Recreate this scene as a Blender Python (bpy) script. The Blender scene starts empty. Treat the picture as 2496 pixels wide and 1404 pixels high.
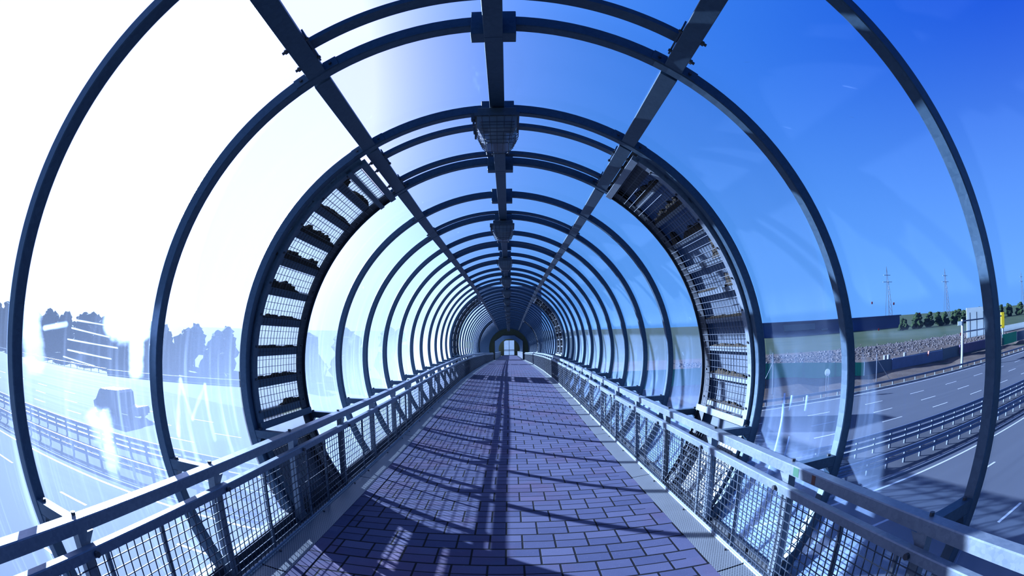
import bpy, math, random
from math import sin, cos, pi, atan2, sqrt, radians
from mathutils import Vector, Matrix
random.seed(7)
SC = bpy.context.scene
COL = SC.collection
R = 2.4                                   # outer radius of the arches in metres
ZK, DZ, W = .49497, .53947, .03206        # first arch, spacing and tube width, in radii

# ---------------------------------------------------------------- camera (15 mm style equisolid fisheye)
cam = bpy.data.cameras.new('camera')
cam.type = 'PANO'
cam.panorama_type = 'FISHEYE_EQUISOLID'
cam.sensor_width = 36.0; cam.sensor_height = 20.25; cam.sensor_fit = 'HORIZONTAL'
cam.fisheye_lens = 1000 / 0.86934 / 2496 * 36.0
cam.fisheye_fov = pi
cam.clip_start = 0.02; cam.clip_end = 4000
camo = bpy.data.objects.new('camera', cam); COL.objects.link(camo)
yaw, pit, rol = 0.00664, 0.08777, -0.01096
cy, sy, cp, sp, cr, sr = cos(yaw), sin(yaw), cos(pit), sin(pit), cos(rol), sin(rol)
Ry = Matrix(((cy, 0, sy), (0, 1, 0), (-sy, 0, cy)))
Rx = Matrix(((1, 0, 0), (0, cp, sp), (0, -sp, cp)))
Rz = Matrix(((cr, -sr, 0), (sr, cr, 0), (0, 0, 1)))
M = Ry @ Rx @ Rz
def w3(v): return Vector((v[0], v[2], v[1]))      # (right, up, forward) -> Blender
right, up, fwd = w3(M.col[0]), w3(M.col[1]), w3(M.col[2])
camo.matrix_world = Matrix(((right.x, up.x, -fwd.x, 0.03487 * R), (right.y, up.y, -fwd.y, 0.0),
                            (right.z, up.z, -fwd.z, 0.16188 * R), (0, 0, 0, 1)))
SC.camera = camo

# ---------------------------------------------------------------- sky, sun, exposure
SUN = Vector((-0.76, 0.562, 0.35)).normalized()
world = bpy.data.worlds.new('sky'); SC.world = world
world.use_nodes = True
nt = world.node_tree; nt.nodes.clear()
class NB:
    """tiny node builder"""
    def __init__(s, t): s.t = t
    def n(s, typ, **kw):
        x = s.t.nodes.new(typ)
        for k, v in kw.items(): setattr(x, k, v)
        return x
    def val(s, sock, v):
        if hasattr(v, 'is_output') or hasattr(v, 'links'): s.t.links.new(v, sock)
        else: sock.default_value = v
    def m(s, op, a, b=0.0, c=None, clamp=False):
        x = s.n('ShaderNodeMath', operation=op, use_clamp=clamp)
        s.val(x.inputs[0], a); s.val(x.inputs[1], b)
        if c is not None: s.val(x.inputs[2], c)
        return x.outputs[0]
    def v(s, op, a, b=(0, 0, 0)):
        x = s.n('ShaderNodeVectorMath', operation=op)
        s.val(x.inputs[0], a); s.val(x.inputs[1], b)
        return x.outputs['Value'] if op in ('DOT_PRODUCT', 'LENGTH') else x.outputs[0]
    def mix(s, f, a, b, typ='MIX'):
        x = s.n('ShaderNodeMix', data_type='RGBA', blend_type=typ)
        s.val(x.inputs[0], f)
        for i, c in ((6, a), (7, b)):
            if isinstance(c, tuple) and len(c) == 3: c = (*c, 1)
            s.val(x.inputs[i], c)
        return x.outputs[2]
    def ss(s, x, lo, hi):
        y = s.n('ShaderNodeMapRange', interpolation_type='SMOOTHSTEP', clamp=True)
        s.val(y.inputs[0], x); s.val(y.inputs[1], lo); s.val(y.inputs[2], hi)
        return y.outputs[0]
    def noise(s, vec, scale, detail=3, rough=.55, dist=0):
        x = s.n('ShaderNodeTexNoise')
        if vec is not None: s.val(x.inputs['Vector'], vec)
        x.inputs['Scale'].default_value = scale; x.inputs['Detail'].default_value = detail
        x.inputs['Roughness'].default_value = rough; x.inputs['Distortion'].default_value = dist
        return x.outputs[0]
    def sep(s, vec):
        x = s.n('ShaderNodeSeparateXYZ'); s.val(x.inputs[0], vec); return x.outputs
    def comb(s, a, b, c):
        x = s.n('ShaderNodeCombineXYZ')
        for i, q in enumerate((a, b, c)): s.val(x.inputs[i], q)
        return x.outputs[0]
b = NB(nt)
geo = b.n('ShaderNodeTexCoord').outputs['Generated']
dirv = b.v('NORMALIZE', geo)
dz = b.sep(dirv)[2]
cosg = b.v('DOT_PRODUCT', dirv, tuple(SUN))
gam = b.m('MULTIPLY', b.m('ARCCOSINE', cosg), 57.2958)
elev = b.ss(dz, -0.02, 0.62)
base = b.mix(elev, (0.155, 0.42, 1.05), (0.001, 0.066, 0.72))
away = b.ss(gam, 40.0, 125.0)
base = b.mix(b.m('MULTIPLY', b.m('SUBTRACT', 1.0, away), 0.55), base, (0.10, 0.47, 1.10))
glow = b.m('MULTIPLY', 1.0, b.m('EXPONENT', b.m('DIVIDE', b.m('SUBTRACT', 35.0, gam), 8.0)))
glow = b.m('MINIMUM', glow, 1.25)
gcol = b.mix(1.0, (0.82, 0.68, 1.0), b.comb(glow, glow, glow), 'MULTIPLY')
sky = b.mix(1.0, base, gcol, 'ADD')
bg = b.n('ShaderNodeBackground'); b.val(bg.inputs[0], sky); bg.inputs[1].default_value = 1.0
out = b.n('ShaderNodeOutputWorld'); nt.links.new(bg.outputs[0], out.inputs[0])

sl = bpy.data.lights.new('sun', 'SUN'); sl.energy = 46.0; sl.angle = radians(0.6); sl.color = (0.45, 0.575, 0.82)
so = bpy.data.objects.new('sun', sl); COL.objects.link(so)
so.rotation_euler = SUN.to_track_quat('Z', 'Y').to_euler(); so.location = SUN * 60
SC.view_settings.view_transform = 'Standard'; SC.view_settings.look = 'None'
SC.view_settings.exposure = 0.0; SC.view_settings.gamma = 1.0
SC.view_settings.use_curve_mapping = False

# ---------------------------------------------------------------- materials
def mat(name):
    m = bpy.data.materials.new(name); m.use_nodes = True
    m.node_tree.nodes.clear()
    return m, NB(m.node_tree)
def finish(b, sh, disp=None):
    o = b.n('ShaderNodeOutputMaterial'); b.t.links.new(sh, o.inputs[0])
KK = .66
def dim(b, col):
    if isinstance(col, tuple): return (*(q * KK for q in col[:3]), 1)
    return b.mix(1.0, col, (KK, KK, KK), 'MULTIPLY')
def pbsdf(b, col, rough=.5, metal=0.0, spec=.5, bump=None, bstr=.3, bdist=.01):
    p = b.n('ShaderNodeBsdfPrincipled')
    col = dim(b, col)
    b.val(p.inputs['Base Color'], col); b.val(p.inputs['Roughness'], rough)
    p.inputs['Metallic'].default_value = metal; p.inputs['Specular IOR Level'].default_value = spec
    if bump is not None:
        q = b.n('ShaderNodeBump'); b.val(q.inputs['Height'], bump)
        q.inputs['Strength'].default_value = bstr; q.inputs['Distance'].default_value = bdist
        b.t.links.new(q.outputs[0], p.inputs['Normal'])
    return p.outputs[0]
def ocoord(b): return b.n('ShaderNodeTexCoord').outputs['Object']
def simple(name, col, rough=.6, metal=0., var=.25, scale=6., spec=.5, bump=0.):
    m, b = mat(name); v = ocoord(b); col = tuple(q * .62 for q in col)
    n = b.noise(v, scale, 4)
    c = b.mix(n, tuple(x * (1 - var) for x in col), tuple(min(1, x * (1 + var)) for x in col))
    finish(b, pbsdf(b, c, rough, metal, spec, n if bump else None, bump))
    return m
def steel(name, lo, hi, metal=.35, rough=.45):
    m, b = mat(name); v = ocoord(b)
    n1 = b.noise(v, 3.0, 3); n2 = b.noise(v, 60.0, 2)
    vo = b.n('ShaderNodeTexVoronoi'); b.val(vo.inputs['Vector'], v); vo.inputs['Scale'].default_value = 45.
    f = b.m('ADD', b.m('MULTIPLY', n1, .5), b.m('MULTIPLY', b.sep(vo.outputs['Color'])[0], .35))
    f = b.m('ADD', f, b.m('MULTIPLY', b.m('GREATER_THAN', n2, .68), .25), clamp=True)
    finish(b, pbsdf(b, b.mix(f, lo, hi), b.m('ADD', rough - .08, b.m('MULTIPLY', n1, .2)), metal))
    return m
M_STEEL = steel('galvanised_steel', (.010, .040, .076), (.045, .090, .134), .22, .48)
M_RAIL = steel('galvanised_rail', (.12, .15, .185), (.24, .27, .305), .3, .42)
M_WIRE = steel('mesh_wire', (.022, .032, .05), (.06, .075, .10), .3, .5)
M_DARK = simple('dark_steel', (.05, .06, .075), .55, .2)
M_BOLT = simple('bolt_steel', (.10, .10, .11), .5, .5)
M_RUST = simple('debris', (.085, .065, .045), .95, 0, .6, 14, .1, .6)
M_OLIVE = simple('olive_wall', (.11, .10, .022), .8)
M_DOORTRIM = simple('dark_trim', (.02, .022, .03), .6)
M_SLAT = simple('slat_white', (.52, .55, .58), .5, 0, .15, 5)

def pane_mat(name, haze, streak, tint=(.93, .965, 1.0), marks=(), dirtcol=(.50, .67, .95), trans=.75, lowb=0.0):
    m, b = mat(name); v = ocoord(b)
    x, y, z = b.sep(v)
    rnd = b.n('ShaderNodeObjectInfo').outputs['Random']
    ang = b.m('ARCTAN2', x, z)
    off = b.m('MULTIPLY', rnd, 40.0)
    st = b.noise(b.comb(b.m('MULTIPLY', y, 9.0), b.m('MULTIPLY', ang, .8), off), 1.6, 4, .65)
    fine = b.noise(b.comb(b.m('MULTIPLY', y, 60.0), b.m('MULTIPLY', ang, 1.6), off), 1.0, 2, .6)
    cl = b.noise(b.comb(y, b.m('MULTIPLY', ang, 1.6), off), 1.7, 5, .62, .8)
    low = b.ss(z, 0.9, -1.4)
    h = b.m('MULTIPLY', haze, b.m('ADD', .35, b.m('MULTIPLY', low, .9)))
    s1 = b.m('MULTIPLY', b.ss(st, .50, .78), b.m('MULTIPLY', streak, b.m('ADD', .08, low)))
    s2 = b.m('MULTIPLY', b.ss(fine, .58, .80), b.m('MULTIPLY', streak * .5, low))
    s3 = b.m('MULTIPLY', b.ss(cl, .60, .72), b.m('MULTIPLY', streak * .8, b.m('ADD', .02, low)))
    h = b.m('ADD', b.m('ADD', h, s1), b.m('ADD', s2, s3))
    if lowb: h = b.m('ADD', h, b.m('MULTIPLY', b.ss(z, -.45, -1.25), b.m('MULTIPLY', lowb, b.m('ADD', .5, cl))))
    for (y0, a0, y1, a1, wd, stg, warp) in marks:          # wiped and scratched marks
        kx = DZ * R; A = (y0 * kx, a0 * R); B = (y1 * kx, a1 * R); dx, dy = B[0] - A[0], B[1] - A[1]; L2 = dx * dx + dy * dy
        wn = b.m('MULTIPLY', b.m('SUBTRACT', b.noise(b.comb(b.m('MULTIPLY', y, 3.), b.m('MULTIPLY', ang, 14.), 3.), 1.6, 4), .5), warp)
        px = b.m('SUBTRACT', y, A[0]); py = b.m('SUBTRACT', b.m('MULTIPLY', ang, R), A[1])
        t_ = b.m('DIVIDE', b.m('ADD', b.m('MULTIPLY', px, dx), b.m('MULTIPLY', py, dy)), L2, clamp=True)
        ex = b.m('SUBTRACT', px, b.m('MULTIPLY', t_, dx)); ey = b.m('SUBTRACT', py, b.m('MULTIPLY', t_, dy))
        d_ = b.m('ADD', b.m('SQRT', b.m('ADD', b.m('MULTIPLY', ex, ex), b.m('MULTIPLY', ey, ey))), wn)
        fade = b.m('SUBTRACT', 1.0, b.m('MULTIPLY', .5, t_))
        h = b.m('ADD', h, b.m('MULTIPLY', b.m('MULTIPLY', b.ss(d_, wd, wd * .3), stg), fade))
    # fine scratches
    wv = b.noise(b.comb(b.m('MULTIPLY', y, 5.0), b.m('MULTIPLY', b.m('ADD', ang, b.m('MULTIPLY', y, .35)), 160.0), off), 1.0, 1)
    msk = b.noise(b.comb(y, ang, b.m('ADD', off, 9.)), 3.0, 2)
    scr = b.m('MULTIPLY', b.m('GREATER_THAN', wv, .80), b.m('MULTIPLY', b.ss(msk, .52, .6), .22))
    h = b.m('ADD', h, scr, clamp=True)
    gm = b.n('ShaderNodeNewGeometry')
    ci_ = b.m('ABSOLUTE', b.v('DOT_PRODUCT', gm.outputs['Normal'], gm.outputs['Incoming']))
    h = b.m('DIVIDE', b.m('MULTIPLY', h, .60), b.m('MAXIMUM', ci_, .14), clamp=True)      # a slanting look passes more dirt
    tr = b.n('ShaderNodeBsdfTransparent'); tr.inputs[0].default_value = (*tint, 1)
    tl = b.n('ShaderNodeBsdfTranslucent'); tl.inputs[0].default_value = (*dirtcol, 1)
    df = b.n('ShaderNodeBsdfDiffuse'); df.inputs[0].default_value = (*dirtcol, 1)
    ms = b.n('ShaderNodeMixShader'); ms.inputs[0].default_value = trans
    b.t.links.new(df.outputs[0], ms.inputs[1]); b.t.links.new(tl.outputs[0], ms.inputs[2])
    m1 = b.n('ShaderNodeMixShader'); b.val(m1.inputs[0], h)
    b.t.links.new(tr.outputs[0], m1.inputs[1]); b.t.links.new(ms.outputs[0], m1.inputs[2])
    fr = b.n('ShaderNodeFresnel'); fr.inputs[0].default_value = 1.28
    gl = b.n('ShaderNodeBsdfGlossy'); gl.inputs['Roughness'].default_value = .12; gl.inputs[0].default_value = (.85, .92, 1, 1)
    m2 = b.n('ShaderNodeMixShader'); b.val(m2.inputs[0], b.m('MULTIPLY', fr.outputs[0], .18))
    b.t.links.new(m1.outputs[0], m2.inputs[1]); b.t.links.new(gl.outputs[0], m2.inputs[2])
    finish(b, m2.outputs[0])
    return m
M_PANE_L = pane_mat('pane_west', .095, .17, lowb=.0, dirtcol=(.68, .77, .95))
M_PANE_R = pane_mat('pane_east', .048, .075, trans=.5, lowb=.13)
M_PANE_T = pane_mat('pane_roof', .004, .012)
SPL = [(.70, -1.400, .93, -1.385, .13, .75, .10), (.914, -1.376, .89, -1.52, .10, .65, .10), (.78, -1.42, .95, -1.42, .10, .5, .12), (.403, -1.421, .67, -1.439, .006, .6, .005), (.38, -1.448, .737, -1.467, .006, .6, .005),
       (.382, -1.473, .691, -1.496, .006, .5, .005), (.355, -1.489, .568, -1.513, .005, .4, .005), (.413, -1.401, .679, -1.41, .006, .5, .005), (.13, -1.39, .17, -1.50, .10, .4, .12), (.225, -1.425, .36, -1.413, .02, .4, .01),
       (.562, -1.65, .62, -1.74, .12, .20, .16), (.63, -1.64, .60, -1.80, .07, .16, .12)]
M_PANE_L1 = pane_mat('pane_west_wiped', .095, .17, lowb=.0, dirtcol=(.68, .77, .95), marks=SPL)
M_PANE_L2 = pane_mat('pane_west_scrawled', .10, .19, lowb=.0, dirtcol=(.68, .77, .95), marks=[(.213, -1.738, .30, -1.567, .03, .13, .035), (.30, -1.567, .382, -1.698, .025, .10, .035), (.382, -1.698, .562, -1.595, .025, .10, .035), (.562, -1.595, .577, -1.785, .03, .14, .035)])
M_PANE_R2 = pane_mat('pane_east_scratched', .050, .08, trans=.5, lowb=.13, marks=[(.74, 1.65, .713, 1.998, .011, .7, .012), (.651, 1.652, .658, 1.703, .008, .6, .005), (.475, 1.643, .478, 1.691, .008, .6, .005), (.598, 1.792, .588, 1.872, .010, .6, .008), (.745, 1.687, .74, 1.724, .009, .6, .006), (.946, 1.867, .957, 1.901, .04, .3, .03)])

def lens_mat():
    m, b = mat('lamp_glass')
    tr = b.n('ShaderNodeBsdfTransparent'); tr.inputs[0].default_value = (.55, .62, .7, 1)
    p = pbsdf(b, (.25, .28, .32), .25)
    ms = b.n('ShaderNodeMixShader'); ms.inputs[0].default_value = .62
    b.t.links.new(tr.outputs[0], ms.inputs[1]); b.t.links.new(p, ms.inputs[2])
    finish(b, ms.outputs[0]); return m
M_LENS = lens_mat()
def frosted():
    m, b = mat('frosted_glass')
    n = b.noise(ocoord(b), 2., 3)
    c = b.mix(n, (.22, .28, .36), (.30, .36, .43))
    tl = b.n('ShaderNodeBsdfTranslucent'); b.val(tl.inputs[0], dim(b, c))
    tr = b.n('ShaderNodeBsdfTransparent')
    ms = b.n('ShaderNodeMixShader'); ms.inputs[0].default_value = .15
    b.t.links.new(tl.outputs[0], ms.inputs[1]); b.t.links.new(tr.outputs[0], ms.inputs[2])
    finish(b, ms.outputs[0]); return m
M_FROST = frosted()
def slat_mat(name, c1, c2, tf):
    m, b = mat(name)
    n = b.noise(ocoord(b), 4., 4)
    c = b.mix(n, c1, c2)
    tl = b.n('ShaderNodeBsdfTranslucent'); b.val(tl.inputs[0], dim(b, c))
    p = pbsdf(b, c, .45)
    ms = b.n('ShaderNodeMixShader'); ms.inputs[0].default_value = tf
    b.t.links.new(p, ms.inputs[1]); b.t.links.new(tl.outputs[0], ms.inputs[2])
    finish(b, ms.outputs[0]); return m
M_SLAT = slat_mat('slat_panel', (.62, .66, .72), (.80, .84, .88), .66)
M_SLATR = slat_mat('slat_panel_sun_dimmed', (.30, .36, .44), (.40, .46, .54), .7)  # same slats as the left, colour lowered to counter the sun striking this side

UX, UZ, Z0, X0 = .1143 * R, .1252 * R, 1.606 * R, -.099 * R
def paver_mat():
    m, b = mat('clay_pavers'); v = ocoord(b)
    x, y, z = b.sep(v)
    row = b.m('DIVIDE', b.m('SUBTRACT', y, Z0), UZ)
    ri = b.m('FLOOR', row); rf = b.m('FRACT', row)
    par = b.m('MODULO', b.m('ADD', ri, 1000.), 2.0)
    colm = b.m('ADD', b.m('DIVIDE', b.m('SUBTRACT', x, X0), UX), b.m('MULTIPLY', par, .5))
    ci = b.m('FLOOR', colm); cf = b.m('FRACT', colm)
    def edge(f, w): return b.ss(b.m('MINIMUM', f, b.m('SUBTRACT', 1.0, f)), w * .45, w)
    jx = edge(cf, .040); jz = edge(rf, .045)
    half = b.ss(b.m('ABSOLUTE', b.m('SUBTRACT', rf, .5)), .012, .030)
    # pavers that end the rows are laid the other way and have no middle joint
    ax = b.m('ABSOLUTE', x)
    endp = b.m('GREATER_THAN', x, .588 * R)
    half = b.m('MAXIMUM', half, endp)
    border = b.m('LESS_THAN', x, -.592 * R)
    byr = b.m('FRACT', b.m('DIVIDE', y, UZ * .98)); bj = edge(byr, .03)
    bl = b.ss(b.m('ABSOLUTE', b.m('ADD', x, .592 * R)), .004, .012)
    core = b.m('MULTIPLY', b.m('MULTIPLY', jx, jz), half)
    core = b.m('MULTIPLY', b.m('ADD', b.m('MULTIPLY', core, b.m('SUBTRACT', 1., border)), b.m('MULTIPLY', bj, border)), bl)
    hid = b.m('FLOOR', b.m('MULTIPLY', rf, 2.0))
    wn = b.n('ShaderNodeTexWhiteNoise'); b.val(wn.inputs['Vector'], b.comb(ci, ri, hid))
    r1 = wn.outputs['Value']
    n1 = b.noise(v, 1.2, 3); n2 = b.noise(v, 90., 2); n3 = b.noise(v, 12., 3)
    c = b.mix(r1, (.056, .061, .116), (.100, .099, .162))
    red = b.ss(n1, .48, .68)
    c = b.mix(b.m('MULTIPLY', red, .7), c, b.mix(r1, (.086, .054, .095), (.122, .078, .128)))
    c = b.mix(b.m('MULTIPLY', n3, .35), c, (.105, .112, .20))
    c = b.mix(b.m('MULTIPLY', b.m('GREATER_THAN', n2, .70), .5), c, (.22, .22, .28))
    c = b.mix(core, (.010, .010, .013), c)
    hgt = b.m('ADD', core, b.m('MULTIPLY', n2, .12))
    finish(b, pbsdf(b, c, .85, 0, .06, hgt, .6, .006))
    return m
M_PAVE = paver_mat()
def perf_mat():
    m, b = mat('perforated_steel'); v = ocoord(b)
    x, y, z = b.sep(v)
    s = 1 / .021
    a = b.m('FRACT', b.m('MULTIPLY', y, s)); rowi = b.m('FLOOR', b.m('MULTIPLY', y, s))
    sh = b.m('MULTIPLY', b.m('MODULO', b.m('ADD', rowi, 100.), 2.), .5)
    c_ = b.m('FRACT', b.m('ADD', b.m('MULTIPLY', x, s), sh))
    d = b.m('ADD', b.m('POWER', b.m('SUBTRACT', a, .5), 2.), b.m('POWER', b.m('SUBTRACT', c_, .5), 2.))
    hole = b.m('LESS_THAN', d, .055)
    n = b.noise(v, 4., 3)
    c = b.mix(n, (.17, .18, .19), (.23, .24, .25))
    c = b.mix(hole, c, (.012, .012, .016))
    finish(b, pbsdf(b, c, .45, .3)); return m
M_PERF = perf_mat()
def road_mat():
    m, b = mat('asphalt'); v = ocoord(b)
    x, y, z = b.sep(v)
    n = b.noise(b.comb(b.m('MULTIPLY', x, .02), b.m('MULTIPLY', y, .9), 0.), 1., 3)
    n2 = b.noise(v, 30., 2)
    c = b.mix(n, (.052, .060, .078), (.10, .11, .13))
    c = b.mix(b.m('MULTIPLY', n2, .3), c, (.14, .14, .15))
    finish(b, pbsdf(b, c, b.m('ADD', .68, b.m('MULTIPLY', n, .2)), 0, .008)); return m
M_ROAD = road_mat()
def ground_mat(name, c1, c2, c3, sc=.06):
    m, b = mat(name); v = ocoord(b)
    n = b.noise(v, sc, 5); n2 = b.noise(v, sc * 14, 4)
    c = b.mix(b.ss(n, .35, .65), c1, c2); c = b.mix(b.ss(n2, .5, .75), c, c3)
    c = b.mix(1.0, c, (.62, .62, .62), 'MULTIPLY')
    finish(b, pbsdf(b, c, .95, 0, .1)); return m
M_GRASS = ground_mat('field_grass', (.05, .085, .03), (.085, .11, .045), (.11, .105, .06))
M_DIRT = ground_mat('bare_earth', (.13, .09, .065), (.19, .14, .105), (.24, .2, .17), .2)
M_WHITE = simple('road_paint', (.75, .76, .78), .6, 0, .1)
M_ROADM = simple('median_asphalt', (.11, .115, .13), .9, 0, .3, .5, .02)
M_GUARD = steel('guardrail_steel', (.14, .16, .20), (.24, .27, .31), .4, .45)
M_LEAF = ground_mat('tree_leaves', (.022, .045, .016), (.04, .07, .022), (.06, .09, .03), .6)
M_BARK = simple('bark', (.05, .038, .028), .9)
def sheet(name, col, tf=.45):
    m, b = mat(name); n = b.noise(ocoord(b), .5, 3)
    c = b.mix(n, tuple(q * .8 for q in col), col)
    tl = b.n('ShaderNodeBsdfTranslucent'); b.val(tl.inputs[0], dim(b, c))
    ms = b.n('ShaderNodeMixShader'); ms.inputs[0].default_value = tf
    b.t.links.new(pbsdf(b, c, .6), ms.inputs[1]); b.t.links.new(tl.outputs[0], ms.inputs[2]); finish(b, ms.outputs[0]); return m
M_GREENF = sheet('fence_green', (.02, .34, .22)); 
M_GREYF = simple('fence_grey', (.10, .16, .21), .7, 0, .3, .4)
M_BANNER = simple('banner_blue', (.09, .16, .36), .7, 0, .3, 1.)
M_BANNER2 = simple('banner_purple', (.16, .09, .20), .7, 0, .3, 1.)
M_WARE = simple('warehouse_blue', (.03, .09, .30), .6, 0, .15, .1)
M_SIGNW = sheet('sign_white', (.80, .86, .86), .6)
M_YEL = sheet('sign_yellow', (.95, .80, .05), .6)
M_CONC = simple('concrete', (.32, .33, .34), .85, 0, .2, .8)
M_RUBB = ground_mat('rubble', (.10, .08, .075), (.16, .135, .13), (.42, .40, .39), .8)
M_TRUCK = simple('truck_paint', (.04, .06, .10), .35, 0, .1, 2, .6)
M_TYRE = simple('tyre', (.012, .012, .014), .9)
M_GLASSD = simple('truck_glass', (.02, .025, .03), .1, 0, .05, 2, .8)
M_ORANGE = simple('orange_paint', (.75, .10, .02), .6)
M_RED = simple('red_paint', (.6, .02, .03), .6)

# ---------------------------------------------------------------- mesh helpers
class MB:
    def __init__(s): s.v = []; s.f = []
    def quad(s, *p):
        i = len(s.v); s.v += [tuple(q) for q in p]; s.f.append(tuple(range(i, i + len(p))))
    def hexa(s, p):           # 8 corners: bottom 4 ccw, top 4 ccw
        i = len(s.v); s.v += [tuple(q) for q in p]
        for f in ((3, 2, 1, 0), (4, 5, 6, 7), (0, 1, 5, 4), (1, 2, 6, 5), (2, 3, 7, 6), (3, 0, 4, 7)):
            s.f.append(tuple(i + k for k in f))
        return s
    def box(s, x0, x1, y0, y1, z0, z1):
        return s.hexa([(x0, y0, z0), (x1, y0, z0), (x1, y1, z0), (x0, y1, z0), (x0, y0, z1), (x1, y0, z1), (x1, y1, z1), (x0, y1, z1)])
    def bar(s, a, b, w, h=None, n=4, upv=(0, 0, 1)):     # prism from a to b
        a, b = Vector(a), Vector(b); d = (b - a).normalized(); h = h or w
        u = d.cross(Vector(upv))
        if u.length < 1e-4: u = d.cross(Vector((1, 0, 0)))
        u.normalize(); t = u.cross(d)
        if n == 4: o = [(-1, -1), (1, -1), (1, 1), (-1, 1)]
        else: o = [(cos(2 * pi * k / n), sin(2 * pi * k / n)) for k in range(n)]
        i = len(s.v)
        for c in (a, b):
            for p, q in o: s.v.append(tuple(c + u * (p * w / 2) + t * (q * h / 2)))
        s.f.append(tuple(i + k for k in range(n - 1, -1, -1))); s.f.append(tuple(i + n + k for k in range(n)))
        for k in range(n): s.f.append((i + k, i + (k + 1) % n, i + n + (k + 1) % n, i + n + k))
        return s
    def sweep(s, sections, close=True):      # list of equal-length rings of points
        i = len(s.v); n = len(sections[0])
        for r in sections: s.v += [tuple(q) for q in r]
        for j in range(len(sections) - 1):
            for k in range(n if close else n - 1):
                a = i + j * n + k; c = i + j * n + (k + 1) % n
                s.f.append((a, c, c + n, a + n))
        if close:
            s.f.append(tuple(i + k for k in range(n - 1, -1, -1)))
            s.f.append(tuple(i + (len(sections) - 1) * n + k for k in range(n)))
        return s
    def mesh(s, name):
        me = bpy.data.meshes.new(name); me.from_pydata(s.v, [], s.f); me.update()
        return me
    def build(s, name, m, parent=None, bevel=0, smooth=False):
        me = s.mesh(name); me.materials.append(m)
        if smooth:
            for p in me.polygons: p.use_smooth = True
        o = bpy.data.objects.new(name, me); COL.objects.link(o)
        if parent: o.parent = parent
        fixn(me)
        if bevel:
            q = o.modifiers.new('bevel', 'BEVEL'); q.width = bevel; q.segments = 2; q.limit_method = 'ANGLE'
        return o
import bmesh
def fixn(me):
    bm = bmesh.new(); bm.from_mesh(me); bmesh.ops.recalc_face_normals(bm, faces=bm.faces); bm.to_mesh(me); bm.free()
def tag(o, label=None, cat=None, group=None, kind=None):
    if label: o['label'] = label; kind = kind or 'thing'
    if cat: o['category'] = cat
    if group: o['group'] = group
    if kind: o['kind'] = kind
    return o
def empty(name, loc=(0, 0, 0)):
    o = bpy.data.objects.new(name, None); COL.objects.link(o); o.location = loc; return o
def cp(o, parent=None, matrix=None, name=None):
    c = o.copy(); COL.objects.link(c)
    if parent: c.parent = parent
    if matrix is not None: c.matrix_basis = matrix
    return c
def cptree(o, matrix=None, parent=None):
    c = o.copy(); COL.objects.link(c)
    if parent: c.parent = parent
    if matrix is not None: c.matrix_basis = matrix
    for ch in o.children: cptree(ch, None, c)
    return c
_U = 'zeroth first second third fourth fifth sixth seventh eighth ninth tenth eleventh twelfth thirteenth fourteenth fifteenth sixteenth seventeenth eighteenth nineteenth'.split()
_T = {2: 'twent', 3: 'thirt', 4: 'fort', 5: 'fift', 6: 'sixt', 7: 'sevent', 8: 'eight'}
def ordw(n):
    if n < 20: return _U[n]
    t, u = divmod(n, 10)
    return _T[t] + 'ieth' if u == 0 else _T[t] + 'y-' + _U[u]
_C = 'zero one two three four five six seven eight nine ten eleven twelve thirteen fourteen fifteen sixteen seventeen eighteen nineteen'.split()
def cardw(n):
    if n < 20: return _C[n]
    t, u = divmod(n, 10); return _T[t] + 'y' + ('' if u == 0 else '-' + _C[u])

# ---------------------------------------------------------------- the line of the bridge
KN = [(-4, .02), (0, 0), (1.5, -.0176), (3, -.0389), (5, -.0433), (7.5, -.077), (10, -.154), (14.6, -.345), (20.7, -.65), (23.5, -.78), (60, -2.40)]
def cen(z):               # height of the tube axis (in radii) at distance z (in radii)
    for (a, ca), (b_, cb) in zip(KN, KN[1:]):
        if z <= b_: return ca + (cb - ca) * (z - a) / (b_ - a)
    return KN[-1][1]
def zk(k): return ZK + DZ * (k - 1)
N1 = 43                   # arches of the first stretch
ZEND = 23.45              # portal wall
def P(x, z, y): return Vector((x * R, z * R, (y + cen(z)) * R))
def bay_mat(k):           # frame of bay k (from arch k to arch k+1), local y runs from 0 to DZ*R
    a = zk(k); d = (cen(a + DZ) - cen(a)) / DZ
    t = Matrix.Translation((0, a * R, cen(a) * R))
    sh = Matrix.Identity(4); sh[2][1] = d
    rot = Matrix.Rotation(math.atan(d), 4, 'X'); sc = Matrix.Diagonal((1, sqrt(1 + d * d), 1, 1))
    return t @ rot @ sc
def ring_mat(k): return Matrix.Translation((0, zk(k) * R, cen(zk(k)) * R))

A_P = .5135               # purlin angle
A_END = radians(131.5)
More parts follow.
